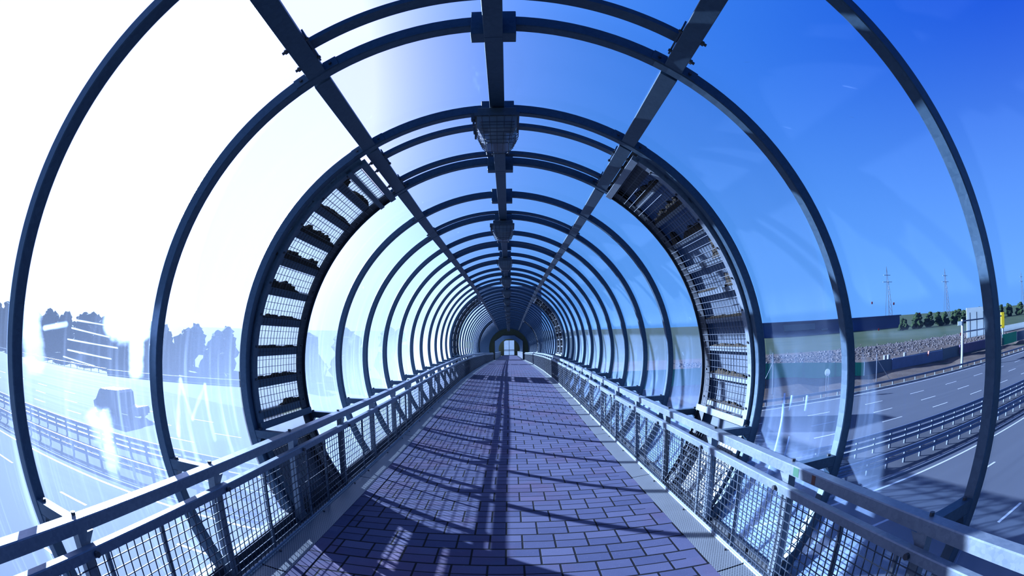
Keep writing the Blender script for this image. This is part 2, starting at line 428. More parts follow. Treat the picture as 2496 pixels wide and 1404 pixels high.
# ---------------------------------------------------------------- arches
def arch_mesh():
    mb = MB(); n = 110; secs = []
    r1, r0, w = 1.0 * R, (1 - .034) * R, W * R; e = .006
    for i in range(n + 1):
        a = -A_END + 2 * A_END * i / n; s, c = sin(a), cos(a)
        prof = [(r1 - e, 0), (r1, e), (r1, w - e), (r1 - e, w), (r0 + e, w), (r0, w - e), (r0, e), (r0 + e, 0)]
        secs.append([(s * r, y, c * r) for r, y in prof])
    mb.sweep(secs); return mb
arch0 = arch_mesh().build('steel_arch', M_STEEL)
sl_ = MB(); sl_.box(-.060 * R, .060 * R, -.006 * R, (W + .006) * R, .931 * R, 1.012 * R)
sleeve0 = sl_.build('sleeve', M_STEEL, arch0, .004)
def clip(side, inner):
    mb = MB(); a = side * (A_P + inner * .047); u = Vector((cos(a), 0, -sin(a))); r = Vector((sin(a), 0, cos(a)))
    c = r * (.983 * R) + Vector((0, -.004, 0))
    hw, hh, t = .020 * R, .015 * R, .006
    mb.hexa([c - u * hw - r * hh + Vector((0, -t, 0)), c + u * hw - r * hh + Vector((0, -t, 0)), c + u * hw - r * hh, c - u * hw - r * hh,
             c - u * hw + r * hh + Vector((0, -t, 0)), c + u * hw + r * hh + Vector((0, -t, 0)), c + u * hw + r * hh, c - u * hw + r * hh])
    o = mb.build('clip_plate', M_STEEL, arch0)
    m2 = MB(); q = c + Vector((0, -t, 0)); m2.bar(q, q + Vector((0, -.014, 0)), .024, .024, 6)
    m2.build('bolt', M_BOLT, o)
for s in (-1, 1):
    for i in (-1, 1): clip(s, i)
for k in range(1, N1 + 1):
    o = arch0 if k == 1 else arch0.copy()
    if k > 1:
        COL.objects.link(o)
        for ch in arch0.children:
            if ch.name.startswith('clip') and k > 14: continue
            c2 = cp(ch, o)
            for g in ch.children: cp(g, c2)
    o.matrix_basis = ring_mat(k)
    tag(o, f'galvanised steel hoop arch of the tube, {ordw(k)} from the camera', 'arch', 'hoop arches along the tube')

# ---------------------------------------------------------------- purlins, ridge, roof ribs
GAP = W * R
L = DZ * R - GAP
def purlin_mesh(side, l):
    mb = MB(); a = side * A_P; u = Vector((cos(a), 0, -sin(a))); r = Vector((sin(a), 0, cos(a)))
    hw = .026 * R; secs = []
    for y in (GAP, GAP + l):
        secs.append([tuple(u * p + r * q + Vector((0, y, 0))) for p, q in ((-hw, .968 * R), (hw, .968 * R), (hw, 1.0 * R), (-hw, 1.0 * R))])
    return mb.sweep(secs)
pur = {s: purlin_mesh(s, L).build('purlin', M_STEEL, None, .004) for s in (-1, 1)}
first = {-1: True, 1: True}
SIDE = {-1: 'left', 1: 'right'}
for k in range(0, N1):
    for s in (-1, 1):
        o = pur[s] if first[s] else cp(pur[s]); first[s] = False
        o.matrix_basis = bay_mat(k)
        where = 'in front of the first arch' if k == 0 else f'between the {ordw(k)} and {ordw(k + 1)} arch'
        tag(o, f'square steel purlin on the {SIDE[s]} of the roof {where}', 'beam', f'roof purlins on the {SIDE[s]}')
rd = MB(); rd.box(-.025 * R, .025 * R, .0, DZ * R * .999, .930 * R, .99 * R)
ridge0 = rd.build('ridge_beam', M_STEEL, None, .004)
for k in range(0, N1):
    o = ridge0 if k == 0 else cp(ridge0)
    m = bay_mat(k); o.matrix_basis = m
    where = 'in front of the first arch' if k == 0 else f'between the {ordw(k)} and {ordw(k + 1)} arch'
    tag(o, f'dark steel ridge beam under the roof centre {where}', 'beam', 'ridge beams under the roof centre')
def rib_mesh():
    mb = MB(); n = 36; secs = []
    for i in range(n + 1):
        a = -A_P + .024 + 2 * (A_P - .024) * i / n; s, c = sin(a), cos(a)
        secs.append([(s * r, y, c * r) for r, y in ((.985 * R, -.018 * R), (1.0 * R, -.018 * R), (1.0 * R, .018 * R), (.985 * R, .018 * R))])
    mb.sweep(secs); return mb
rib0 = rib_mesh().build('glazing_bar', M_STEEL)
for s in (-1, 1):                       # end plates and the bolts sticking through the purlin
    for dy in (-.045, .045):
        a = s * A_P; u = Vector((cos(a), 0, -sin(a))); r = Vector((sin(a), 0, cos(a)))
        mb = MB(); c = r * (.972 * R) + Vector((0, dy * R, 0))
        mb.bar(c - u * s * .036 * R, c + u * s * .040 * R, .020, .020, 6); mb.bar(c + u * s * .026 * R, c + u * s * .033 * R, .034, .034, 6)
        mb.build('bolt', M_BOLT, rib0)
    mb = MB(); c = r * (.985 * R) - u * s * .030 * R
    mb.bar(c - Vector((0, .065 * R, 0)), c + Vector((0, .065 * R, 0)), .012, .05, 4, tuple(r))
    mb.build('end_plate', M_STEEL, rib0)
RIBS = [1.78, 3.3, 3.86] + [k - .15 for k in range(6, N1, 2)]
for i, q in enumerate(RIBS):
    o = rib0 if i == 0 else rib0.copy()
    if i:
        COL.objects.link(o)
        for ch in rib0.children:
            if i < 10: cp(ch, o)
    z = zk(q); d = (cen(z + .1) - cen(z - .1)) / .2
    o.matrix_basis = Matrix.Translation((0, z * R, cen(z) * R)) @ Matrix.Rotation(math.atan(d), 4, 'X')
    tag(o, f'thin curved glazing bar across the roof panes, {ordw(i + 1)} from the camera', 'bar', 'glazing bars across the roof')

# ---------------------------------------------------------------- panes
def pane_mesh(a0, a1, n, l=None):
    mb = MB(); secs = []; l = l or DZ * R * .999
    for i in range(n + 1):
        a = a0 + (a1 - a0) * i / n; s, c = sin(a), cos(a)
        secs.append([(s * r, y, c * r) for r, y in ((1.001 * R, 0.0), (1.001 * R, l), (1.0045 * R, l), (1.0045 * R, 0.0))])
    return mb.sweep(secs)
pn = {'left': pane_mesh(-A_END, -A_P - .002, 40).build('glazing_sheet', M_PANE_L, None, 0, True),
      'right': pane_mesh(A_P + .002, A_END, 40).build('glazing_sheet', M_PANE_R, None, 0, True),
      'roof': pane_mesh(-A_P, A_P, 24).build('roof_glazing', M_PANE_T, None, 0, True)}
for o in pn.values():
    q = o.modifiers.new('es', 'EDGE_SPLIT'); q.split_angle = radians(40)
LOUV = (3, 15, 16, 28)
used = set()
for k in range(0, N1):
    for key, o0 in pn.items():
        if key != 'roof' and k in LOUV: continue
        o = o0 if key not in used else cp(o0)
        used.add(key)
        o.matrix_basis = bay_mat(k)
        sm = {('left', 1): M_PANE_L1, ('left', 2): M_PANE_L2, ('right', 2): M_PANE_R2}.get((key, k))
        if sm: o.material_slots[0].link = 'OBJECT'; o.material_slots[0].material = sm
        where = 'in front of the first arch' if k == 0 else f'between the {ordw(k)} and {ordw(k + 1)} arch'
        if key == 'roof': tag(o, f'curved clear roof pane overhead {where}', 'pane', 'clear roof panes')
        else: tag(o, f'curved clear side pane on the {key} {where}', 'pane', f'curved side panes on the {key}')

# ---------------------------------------------------------------- walkway floor
FY, FX = -.5786, .6465
def strip(x0, x1, y0, y1, t, za, zb, step=.25):
    mb = MB(); secs = []; z = za; zs = []
    while z < zb: zs.append(z); z += step
    zs.append(zb)
    for z in zs:
        c = cen(z)
        secs.append([(x0 * R, z * R, (y0 + c) * R), (x1 * R, z * R, (y1 + c) * R), (x1 * R, z * R, (y1 + c - t) * R), (x0 * R, z * R, (y0 + c - t) * R)])
    return mb.sweep(secs)
fl = strip(-FX, FX, FY, FY, .03, -1.6, ZEND - .05).build('floor', M_PAVE); tag(fl, kind='structure')
dk = strip(-.74, .74, FY - .035, FY - .035, .14, -1.6, ZEND).build('floor_slab', M_DARK); tag(dk, kind='structure')
for s in (-1, 1):
    e = strip(*( (s * .842, s * .88) if s > 0 else (s * .88, s * .842)), FY + .02, FY + .02, .08, -1.6, ZEND).build('edge_beam', M_DARK)
    tag(e, f'dark steel edge beam along the {SIDE[s]} foot of the arches', 'beam', 'edge beams at the foot of the arches')
# perforated plates along the edges, two bays each
for s in (-1, 1):
    i = 0; z = zk(-2) + .13
    while z < ZEND - .1:
        z1 = min(z + 2 * DZ, ZEND - .02); mb = MB(); secs = []
        for q in (z + .004, z + DZ, z1 - .003):
            prof = [(.6475, FY + .001), (.735, FY + .010), (.739, FY + .018), (.742, FY + .018), (.766, FY + .008), (.766, FY + .002), (.735, FY + .004), (.6475, FY - .006)]
            secs.append([tuple(P(s * x, q, y)) for x, y in prof])
        o = mb.sweep(secs).build('kick_plate', M_PERF)
        tag(o, f'perforated grey edge plate beside the pavers on the {SIDE[s]}, {ordw(i + 1)} from the near end', 'plate', f'perforated edge plates on the {SIDE[s]}')
        if i < 6:
            for zz in (z + .12, z + DZ, z1 - .12):
                c = P(s * .725, zz, FY + .009); MB().bar(c, c + Vector((0, 0, .012)), .022, .022, 6).build('screw', M_BOLT, o)
        z = z1; i += 1

for s in (-1, 1):
    root = empty('base_plate'); x0, x1 = sorted((s * .793 * R, s * .803 * R)); e0, e1 = sorted((s * .768 * R, s * .793 * R))
    MB().box(x0, x1, GAP + .01, DZ * R - .01, (FY - .006) * R, (FY + (.058 if s < 0 else .018)) * R).build('upright', M_DARK, root)
    MB().box(e0, e1, GAP + .01, DZ * R - .01, (FY - .004) * R, (FY + .002) * R).build('ledge', M_PERF, root)
    for k in range(0, N1):
        o = root if k == 0 else cptree(root)
        o.matrix_basis = bay_mat(k)
        where = 'in front of the first arch' if k == 0 else f'between the {ordw(k)} and {ordw(k + 1)} arch'
        tag(o, f'dark upright base plate behind the {SIDE[s]} railing {where}', 'plate', f'base plates behind the {SIDE[s]} railing')

# ---------------------------------------------------------------- railings
def rail_prof(x0, x1, y0, y1, za, zb, step=.27, angle=0):
    mb = MB(); secs = []; z = za; zs = []
    while z < zb: zs.append(z); z += step
    zs.append(zb); e = .0025; t = .004
    if angle:        # angle section: a top leg and a leg on the walkway side
        xi, xo = (x1, x0) if angle < 0 else (x0, x1); d = 1 if xo > xi else -1
        prof = [(xi, y0), (xi, y1 - e), (xi + d * e, y1), (xo, y1), (xo, y1 - t), (xi + d * t, y1 - t), (xi + d * t, y0)]
    else:
        prof = [(x0, y0 + e), (x0 + e, y0), (x1 - e, y0), (x1, y0 + e), (x1, y1 - e), (x1 - e, y1), (x0 + e, y1), (x0, y1 - e)]
    for z in zs: secs.append([tuple(P(x, z, y)) for x, y in prof])
    return mb.sweep(secs)
def post_mesh(s):
    mb = MB(); x0, x1 = sorted((s * .7685 * R, s * .793 * R)); w = .030 * R
    mb.box(x0, x1, .001, w, (FY + .012) * R, -.2095 * R)
    # bevelled gusset below the top rail
    mb.hexa([(x0, w, -.262 * R), (x1, w, -.262 * R), (x1, w + .002, -.262 * R), (x0, w + .002, -.262 * R),
             (x0, w, -.240 * R), (x1, w, -.240 * R), (x1, w + .045, -.240 * R), (x0, w + .045, -.240 * R)])
    return mb
def strut_mesh(s):
    mb = MB(); y0, y1 = .002 * R, .030 * R; a, b_ = s * .800 * R, s * .944 * R
    x0, x1 = min(a, b_), max(a, b_)
    mb.box(x0, x1, y0, y1, -.245 * R, -.215 * R)
    g = s * .944 * R; h = s * .915 * R
    mb.hexa([(g, y0, -.300 * R), (g + s * .001, y0, -.300 * R), (g + s * .001, y1, -.300 * R), (g, y1, -.300 * R),
             (h, y0, -.246 * R), (g, y0, -.246 * R), (g, y1, -.246 * R), (h, y1, -.246 * R)])
    return mb
def bolt_mesh(x, y, z):
    return MB().bar((x, y, z), (x, y, z + .016), .030, .030, 6)
def mesh_panel(s):
    mb = MB(); x = s * .741 * R; n = 20; w = .0056
    y0, y1 = 0.0, DZ * R; zt, zb = -.272 * R, (FY + .016) * R
    for i in range(n + 1):
        y = y0 + (y1 - y0) * (i + .0) / n + .03
        if y < y1: mb.bar((x, y, zb), (x, y, zt), w, w)
    m = 11
    for j in range(m + 1):
        z = zb + (zt - zb) * j / m + (.004 if j == 0 else -.004 if j == m else 0)
        mb.bar((x - s * w, y0, z), (x - s * w, y1, z), w, w)
    return mb
def panel_bar(s, y, w):
    mb = MB(); x0, x1 = sorted((s * .743 * R, s * .752 * R))
    return mb.box(x0, x1, y, y + w, (FY + .012) * R, -.268 * R)
for s in (-1, 1):
    root = empty('railing', P(s * .77, 0, FY)); inv = root.matrix_basis.copy(); root.location = (0, 0, 0)
    tag(root, f'galvanised steel railing with wire mesh panels along the {SIDE[s]} edge of the walkway', 'railing', 'walkway railings')
    x0, x1 = sorted((s * .766, s * .800))
    rail_prof(x0, x1, -.236, -.207, -1.2, ZEND - .03, .27, s).build('top_rail', M_RAIL, root)
    x0, x1 = sorted((s * .735, s * .756))
    rail_prof(x0, x1, -.281, -.258, -1.2, ZEND - .03, .27, s).build('middle_rail', M_RAIL, root)
    x0, x1 = sorted((s * .737, s * .747))
    rail_prof(x0, x1, FY + .008, FY + .022, -1.2, ZEND - .03).build('bottom_bar', M_RAIL, root)
    p0 = post_mesh(s).build('post', M_RAIL, root); s0 = strut_mesh(s).build('strut', M_STEEL, root)
    bs = [bolt_mesh(s * .925 * R, .016 * R, -.216 * R).build('bolt', M_BOLT, s0),
          bolt_mesh(s * .79 * R, .016 * R, -.206 * R).build('bolt', M_BOLT, p0)]
    w0 = mesh_panel(s).build('mesh_panel', M_WIRE, root); b0 = panel_bar(s, DZ * R * .47, .026).build('panel_bar', M_RAIL, root)
    e0 = panel_bar(s, DZ * R * .10, .022).build('panel_bar', M_RAIL, root)
    for k in range(1, N1 + 1):
        a, b2 = (p0, s0) if k == 1 else (cp(p0, root), cp(s0, root))
        a.matrix_basis = ring_mat(k); b2.matrix_basis = ring_mat(k)
        if 1 < k < 14: cp(bs[0], b2); cp(bs[1], a)
        lx = Vector((s * .752 * R, zk(k) * R + .012, (cen(zk(k)) - .262) * R))
        if k < 12:
            bb = MB().bar((0, 0, 0), (-s * .020, 0, 0), .034, .034, 8).build('rail_bolt', M_BOLT, a)
            bb.location = (s * .735 * R, .014 * R, -.272 * R)
    for k in range(-1, N1):
        w_ = w0 if k == -1 else cp(w0, root); w_.matrix_basis = bay_mat(k)
        if k <= 20:
            c_ = b0 if k == -1 else cp(b0, root); c_.matrix_basis = bay_mat(k)
            if k in (3, 6, 9, 12): cp(e0, root).matrix_basis = bay_mat(k)
    e0.matrix_basis = bay_mat(1)
#==PART2==
# paint and rust marks on the right top rail, loose cable behind the right railing
def rail_mark(z0, z1, m, name):
    mb = MB(); secs = []
    for z in (z0, (z0 + z1) / 2, z1): secs.append([P(.7655, z, -.234), P(.7655, z, -.210), P(.7662, z, -.210), P(.7662, z, -.234)])
    return mb.sweep(secs).build(name, m, root)
o = rail_mark(.985, 1.012, simple('green_paint', (.02, .16, .07), .6), 'paint_patch'); o['label'] = 'small green paint patch'
o = rail_mark(.906, .922, simple('rust', (.22, .07, .04), .9), 'rust_patch'); o['label'] = 'small brown rust patch'
mb = MB(); pts = []
for i in range(81):
    z = zk(4) + .12 + i / 80 * 5 * DZ; f = ((z - zk(4)) / DZ) % 1
    pts.append(P(.781 - .008 * cos(3 * z), z, -.40 - .135 * (1 - (2 * f - 1) ** 2)))
for a, b_ in zip(pts, pts[1:]): mb.bar(a, b_, .016, .016, 6)
o = mb.build('cable', M_BOLT); tag(o, 'loose black cable hanging in loops behind the right railing', 'cable')

# ---------------------------------------------------------------- floodlights under the ridge
def quadring(x, y0, y1, z): return [(-x, y0, z), (x, y0, z), (x, y1, z), (-x, y1, z)]
def floodlight():
    t = empty('floodlight')
    h = MB(); h.sweep([quadring(.060 * R, -.110 * R, .020 * R, .929 * R), quadring(.066 * R, -.115 * R, .025 * R, .926 * R),
                       quadring(.066 * R, -.115 * R, .025 * R, .908 * R), quadring(.076 * R, -.124 * R, .034 * R, .904 * R), quadring(.076 * R, -.124 * R, .034 * R, .893 * R)])
    h.build('housing', M_DARK2, t)
    g = MB(); g.sweep([quadring(.068 * R, -.118 * R, .028 * R, .893 * R), quadring(.066 * R, -.116 * R, .026 * R, .850 * R),
                       quadring(.040 * R, -.085 * R, .0 * R, .806 * R), quadring(.036 * R, -.080 * R, -.005 * R, .803 * R)])
    g.build('glass_bowl', M_LENS, t)
    r = MB(); r.box(-.030 * R, .030 * R, -.075 * R, -.015 * R, .835 * R, .888 * R); r.build('reflector', M_SLAT, t)
    w = MB(); tk = .0045
    for i in range(7):
        f = i / 6; z = (.868 - .068 * f) * R
        q = max(0, (f - .25) / .75)
        x = (.074 - .020 * q) * R; ya, yb = (-.123 + .028 * q) * R, (.033 - .028 * q) * R; c = .022 * R
        pts = [(-x, ya + c, z + .012 * R), (-x + c, ya, z), (x - c, ya, z), (x, ya + c, z + .012 * R), (x, yb - c, z + .012 * R), (x - c, yb, z), (-x + c, yb, z), (-x, yb - c, z + .012 * R)]
        for a, b_ in zip(pts, pts[1:] + pts[:1]): w.bar(a, b_, tk)
    for i in range(5):
        x = (-.052 + .026 * i) * R
        w.bar((x, -.124 * R, .893 * R), (x * .92, -.121 * R, .850 * R), tk); w.bar((x * .92, -.121 * R, .850 * R), (x * .74, -.094 * R, .796 * R), tk)
        w.bar((x * .74, -.094 * R, .796 * R), (x * .74, .006 * R, .796 * R), tk)
        w.bar((x * .74, .006 * R, .796 * R), (x, .033 * R, .893 * R), tk)
    w.build('wire_guard', M_BOLT, t)
    for y in (-.10, .01):
        c = MB(); c.box(-.088 * R, -.074 * R, (y - .010) * R, (y + .010) * R, .884 * R, .908 * R); c.box(-.083 * R, -.076 * R, (y - .006) * R, (y + .006) * R, .862 * R, .884 * R)
        c.build('clasp', M_BOLT, t)
    return t
M_DARK2 = steel('lamp_housing', (.04, .055, .07), (.09, .11, .13), .3, .5)
fl0 = floodlight(); i = 0
for k in range(3, N1, 3):
    o = fl0 if i == 0 else cptree(fl0)
    o.matrix_basis = ring_mat(k); i += 1
    tag(o, f'caged floodlight with a glass bowl under the ridge beam, {ordw(i)} from the camera', 'lamp', 'floodlights under the ridge')

# ---------------------------------------------------------------- louvred bays with wire mesh
def polar(a, r, y): return Vector((sin(a) * r * R, y, cos(a) * r * R))
def arcbox(mb, s, a0, a1, r0, r1, y0, y1, n=1):
    secs = []
    for i in range(n + 1):
        a = s * (a0 + (a1 - a0) * i / n)
        secs.append([polar(a, r1, y0), polar(a, r1, y1), polar(a, r0, y1), polar(a, r0, y0)])
    mb.sweep(secs)
NSL = 9; A0L = A_P + .075; A1L = radians(101.0); DA = (A1L - A0L) / NSL
def louvre(s, full=True):
    t = empty('louvre_panel'); y0, y1 = GAP + .012, DZ * R - .012; fw = .030 * R
    for ya, yb in ((y0, y0 + fw), (y1 - fw, y1)):
        if ya != y0: ya = yb - fw * 2.3
        mb = MB(); arcbox(mb, s, A0L - .02, radians(126), .962 if ya != y0 else .952, .966 if ya != y0 else .960, ya, yb, 40)
        if ya != y0: arcbox(mb, s, A0L - .02, radians(126), .950, .966, yb - .012, yb, 40)
        arcbox(mb, s, A0L - .02, radians(126), .960, 1.0, ya if ya == y0 else yb - .008, (ya + .008) if ya == y0 else yb, 40)
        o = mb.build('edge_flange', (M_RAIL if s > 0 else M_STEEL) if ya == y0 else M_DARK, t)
        if full:
            for j in range(12):
                a = s * (A0L + .06 + j * .135); c = polar(a, .952 if ya == y0 else .962, (ya + yb) / 2); MB().bar(c, c - polar(a, .006, 0), .022, .022, 6, (0, 1, 0)).build('bolt', M_BOLT, o)
    for aa, bb in ((A0L - .035, A0L - .005), *(((A0L + .035, A0L + .058),) if s < 0 else ()), (A1L + .010, A1L + .040), (A1L + .085, A1L + .105)):
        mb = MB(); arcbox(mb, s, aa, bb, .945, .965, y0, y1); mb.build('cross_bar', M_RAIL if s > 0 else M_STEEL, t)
    ym, yn = y0 + fw, y1 - fw
    mb = MB(); w = .0042; nc = 16 if full else 8
    for j in range(nc + 1):
        y = ym + (yn - ym) * j / nc; secs = []
        for i in range(31):
            a = s * (A0L + (A1L + .01 - A0L) * i / 30)
            secs.append([polar(a, .957, y - w / 2), polar(a, .957, y + w / 2), polar(a, .957 + w / R, y + w / 2), polar(a, .957 + w / R, y - w / 2)])
        mb.sweep(secs)
    na = 38 if full else 18
    for j in range(na + 1):
        a = s * (A0L + (A1L - A0L) * j / na); mb.bar(polar(a, .955, ym), polar(a, .955, yn), w)
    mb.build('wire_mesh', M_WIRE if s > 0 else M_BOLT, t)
    for i in range(NSL):
        a = A0L + DA * i
        mb = MB(); arcbox(mb, s, a + DA * (.04 if s < 0 else 0), a + DA * (.80 if s < 0 else .97), 1.000, 1.004, y0, y1, 3)
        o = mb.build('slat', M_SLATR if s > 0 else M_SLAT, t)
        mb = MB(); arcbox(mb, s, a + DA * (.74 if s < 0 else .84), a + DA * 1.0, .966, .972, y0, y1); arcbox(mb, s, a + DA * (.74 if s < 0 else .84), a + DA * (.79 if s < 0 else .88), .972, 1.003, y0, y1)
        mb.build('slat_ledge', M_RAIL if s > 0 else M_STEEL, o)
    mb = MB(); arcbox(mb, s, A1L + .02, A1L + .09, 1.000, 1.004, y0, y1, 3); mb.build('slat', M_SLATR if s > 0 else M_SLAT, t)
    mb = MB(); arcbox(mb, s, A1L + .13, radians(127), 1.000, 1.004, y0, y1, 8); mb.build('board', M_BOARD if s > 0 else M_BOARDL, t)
    mb = MB(); nb = 12
    for j in range(nc + 1):
        y = ym + (yn - ym) * j / nc; mb.bar(polar(s * (A1L + .11), .957, y), polar(s * radians(126), .957, y), w)
    for j in range(nb + 1):
        a = s * (A1L + .11 + (radians(126) - A1L - .11) * j / nb); mb.bar(polar(a, .955, ym), polar(a, .955, yn), w)
    mb.build('wire_mesh', M_WIRE if s > 0 else M_BOLT, t)
    if s > 0: mb = MB(); arcbox(mb, s, A_P + .03, A0L + .06, .985, .999, y0, y1); mb.build('top_closure', M_DARK, t)
    return t
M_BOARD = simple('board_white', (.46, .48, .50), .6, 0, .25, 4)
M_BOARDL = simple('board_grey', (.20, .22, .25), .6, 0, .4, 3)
for s in (-1, 1):
    near = louvre(s); near.matrix_basis = bay_mat(3)
    tag(near, f'large louvre panel behind wire mesh on the {SIDE[s]}, nearest of its row', 'louvre', f'louvre panels on the {SIDE[s]}')
    far = louvre(s, False)
    for i, (k, w_) in enumerate(((15, 'second'), (16, 'third'), (28, 'fourth'))):
        o = far if i == 0 else cptree(far)
        o.matrix_basis = bay_mat(k)
        tag(o, f'small distant louvre panel with mesh on the {SIDE[s]}, {w_} of its row', 'louvre', f'louvre panels on the {SIDE[s]}')
# crumbled debris lying on the ledges
def debris(s, slat, y0, y1, hgt, seed, rough=.5):
    rnd = random.Random(seed); a = A0L + DA * (slat + (.745 if s < 0 else .845)); secs = []; n = max(6, int((y1 - y0) / .035))
    for i in range(n + 1):
        y = y0 + (y1 - y0) * i / n; f = min(1, 3 * min(i, n - i) / n + .25)
        h = hgt * f * (1 + rough * rnd.uniform(-1, 1)); d = .020 * rnd.uniform(.7, 1.3)
        jit = lambda: rnd.uniform(-.004, .004)
        secs.append([polar(s * a, .9665, y), polar(s * (a - h * .6), .9675 + jit() * .3, y + rnd.uniform(-.01, .01)), polar(s * (a - h), .972 + jit() * .4, y + rnd.uniform(-.012, .012)),
                     polar(s * (a - h * .8), .974 + d * .8, y), polar(s * a, .976 + d, y)])
    return MB().sweep(secs).build('dirt_clump', M_RUST)
LD = DZ * R
DEB = [(-1, 0, .62, 1.15, .016), (-1, 0, .22, .36, .045), (-1, 1, .25, 1.2, .014), (-1, 2, .10, 1.15, .030), (-1, 3, .08, 1.25, .032), (-1, 4, .10, .85, .028), (-1, 5, .10, 1.2, .012), (-1, 6, .1, 1.22, .010), (-1, 7, .1, 1.2, .014), (-1, 8, .7, 1.2, .020),
       (1, 0, .30, 1.1, .030), (1, 1, .10, 1.15, .036), (1, 2, .10, .75, .030), (1, 2, .95, 1.10, .060), (1, 3, .14, .40, .050), (1, 4, .10, .40, .045), (1, 4, .7, 1.15, .010), (1, 5, .1, 1.2, .010), (1, 6, .15, 1.1, .011), (1, 7, .3, 1.2, .022), (1, 8, .2, 1.1, .016)]
for i, (s, q, a, b_, h) in enumerate(DEB):
    o = debris(s, q, a, b_, h, 100 + i); o.matrix_basis = bay_mat(3)
    ext = {(-1, 0, .22): 'small square lump', (1, 2, .95): 'short upright lump', (1, 2, .10): 'long low heap', (1, 4, .10): 'short tall lump', (1, 4, .7): 'thin long strip'}.get((s, q, a), 'ragged strip')
    tag(o, f'{ext} of brown debris, {ordw(q + 1)} ledge down on the {SIDE[s]} near louvre', 'debris', 'debris on the louvre ledges')
# hanging torn piece on the right louvre
rnd = random.Random(3); secs = []
for i in range(9):
    f = i / 8; a = A0L + DA * (3.2 + .9 * f); y = .22 - .12 * f + .03 * sin(9 * f); w_ = .030 + .025 * rnd.random()
    secs.append([polar(a, .972, y - w_), polar(a, .966, y + w_), polar(a + .01, .980, y + w_), polar(a + .01, .984, y - w_)])
o = MB().sweep(secs).build('dirt_clump', M_RUST); o.matrix_basis = bay_mat(3)
tag(o, 'torn brown scrap hanging behind the mesh of the right near louvre', 'debris', 'debris on the louvre ledges')

# ---------------------------------------------------------------- portal, second stretch, end window
def portal(name, z, door, thick, ro=1.0, m=None):
    mb = MB(); n = 60; af = radians(126)
    outer = [(sin(-af + 2 * af * i / n) * ro, cos(-af + 2 * af * i / n) * ro) for i in range(n + 1)]
    ln = [0]
    for a, b_ in zip(door, door[1:]): ln.append(ln[-1] + math.dist(a, b_))
    inner = []
    for i in range(n + 1):
        d = ln[-1] * i / n; j = 0
        while j < len(door) - 2 and d > ln[j + 1]: j += 1
        f = (d - ln[j]) / (ln[j + 1] - ln[j]); inner.append(tuple(door[j][q] + (door[j + 1][q] - door[j][q]) * f for q in (0, 1)))
    secs = []
    for (ox, oy), (ix, iy) in zip(outer, inner):
        secs.append([P(ox, z, oy), P(ix, z, iy), P(ix, z + thick, iy), P(ox, z + thick, oy)])
    return mb.sweep(secs).build(name, m or M_OLIVE), inner
door1 = [(-.72, FY), (-.72, FY + .97), (-.30, FY + 1.25), (.30, FY + 1.25), (.72, FY + .97), (.72, FY)]
pw, inn = portal('doorway_1', ZEND, door1, .10); tag(pw, kind='structure')
mb = MB(); secs = []
for (x, y) in door1:
    k_ = .955; secs.append([P(x, ZEND - .03, y), P(x * k_, ZEND - .03, FY + (y - FY) * .97), P(x * k_, ZEND + .12, FY + (y - FY) * .97), P(x, ZEND + .12, y)])
dt = mb.sweep(secs).build('trim_1', M_DOORTRIM); tag(dt, kind='structure')
th = strip(-.80, .80, FY + .004, FY + .004, .05, ZEND - .05, ZEND + .35).build('band', M_DARK)  # flat dark strip laid across the walkway at the doorway
tag(th, 'flat dark band across the walkway at the far doorway', 'band')
ZE2 = 43.6
f2 = strip(-FX, FX, FY, FY, .03, ZEND + .36, ZE2).build('floor', M_PAVE); tag(f2, kind='structure')
a2 = MB()
n = 48; secs = []
for i in range(n + 1):
    a = -A_END + 2 * A_END * i / n; s_, c_ = sin(a), cos(a)
    secs.append([(s_ * r * R, y, c_ * r * R) for r, y in ((1.0, 0), (1.0, W * R), (.966, W * R), (.966, 0))])
af0 = a2.sweep(secs).build('steel_arch', M_STEEL); i = 0
z = ZEND + .5
while z < ZE2:
    o = af0 if i == 0 else cp(af0)
    o.matrix_basis = Matrix.Translation((0, z * R, cen(z) * R)); i += 1; z += DZ
    tag(o, f'distant hoop arch beyond the olive doorway, {ordw(i)} behind the doorway', 'arch', 'arches beyond the doorway')
mb = MB(); secs = []
zz = ZEND + .12
for side, nm in (('left', -1), ('right', 1)):
    for j, (za, zb) in enumerate(((ZEND + .12, 33.5), (33.5, ZE2))):
        mb = MB(); secs = []; a0, a1 = (-A_END, 0) if nm < 0 else (0, A_END)
        for i in range(41):
            a = a0 + (a1 - a0) * i / 40
            secs.append([P(sin(a) * r, z_, cos(a) * r) for z_, r in ((za, 1.001), (zb, 1.001), (zb, 1.0045), (za, 1.0045))])
        o = mb.sweep(secs).build('glazing_sheet', M_PANE_R if nm > 0 else M_PANE_L)
        tag(o, f'curved pane wall on the {side} beyond the doorway, {("nearer", "farther")[j]} half', 'pane', 'pane walls beyond the doorway')
for s in (-1, 1):
    root = empty('railing'); x0, x1 = sorted((s * .745, s * .80))
    tag(root, f'distant railing beyond the doorway on the {SIDE[s]} side of the walkway', 'railing', 'railings beyond the doorway')
    rail_prof(x0, x1, -.24, -.205, ZEND + .15, ZE2 - .2, 4).build('top_rail', M_RAIL, root)
    x0, x1 = sorted((s * .750, s * .765))
    rail_prof(x0, x1, FY, -.262, ZEND + .15, ZE2 - .2, 4).build('infill', M_WIRE, root)
door2 = [(-.47, FY), (-.47, FY + 1.30), (-.30, FY + 1.40), (.30, FY + 1.40), (.47, FY + 1.40), (.47, FY)]
pw2, _ = portal('doorway_2', ZE2, door2, .1); tag(pw2, kind='structure')
root = empty('end_window', P(0, ZE2 + .12, FY)); ew = Matrix.Identity(4)
root.location = (0, 0, 0)
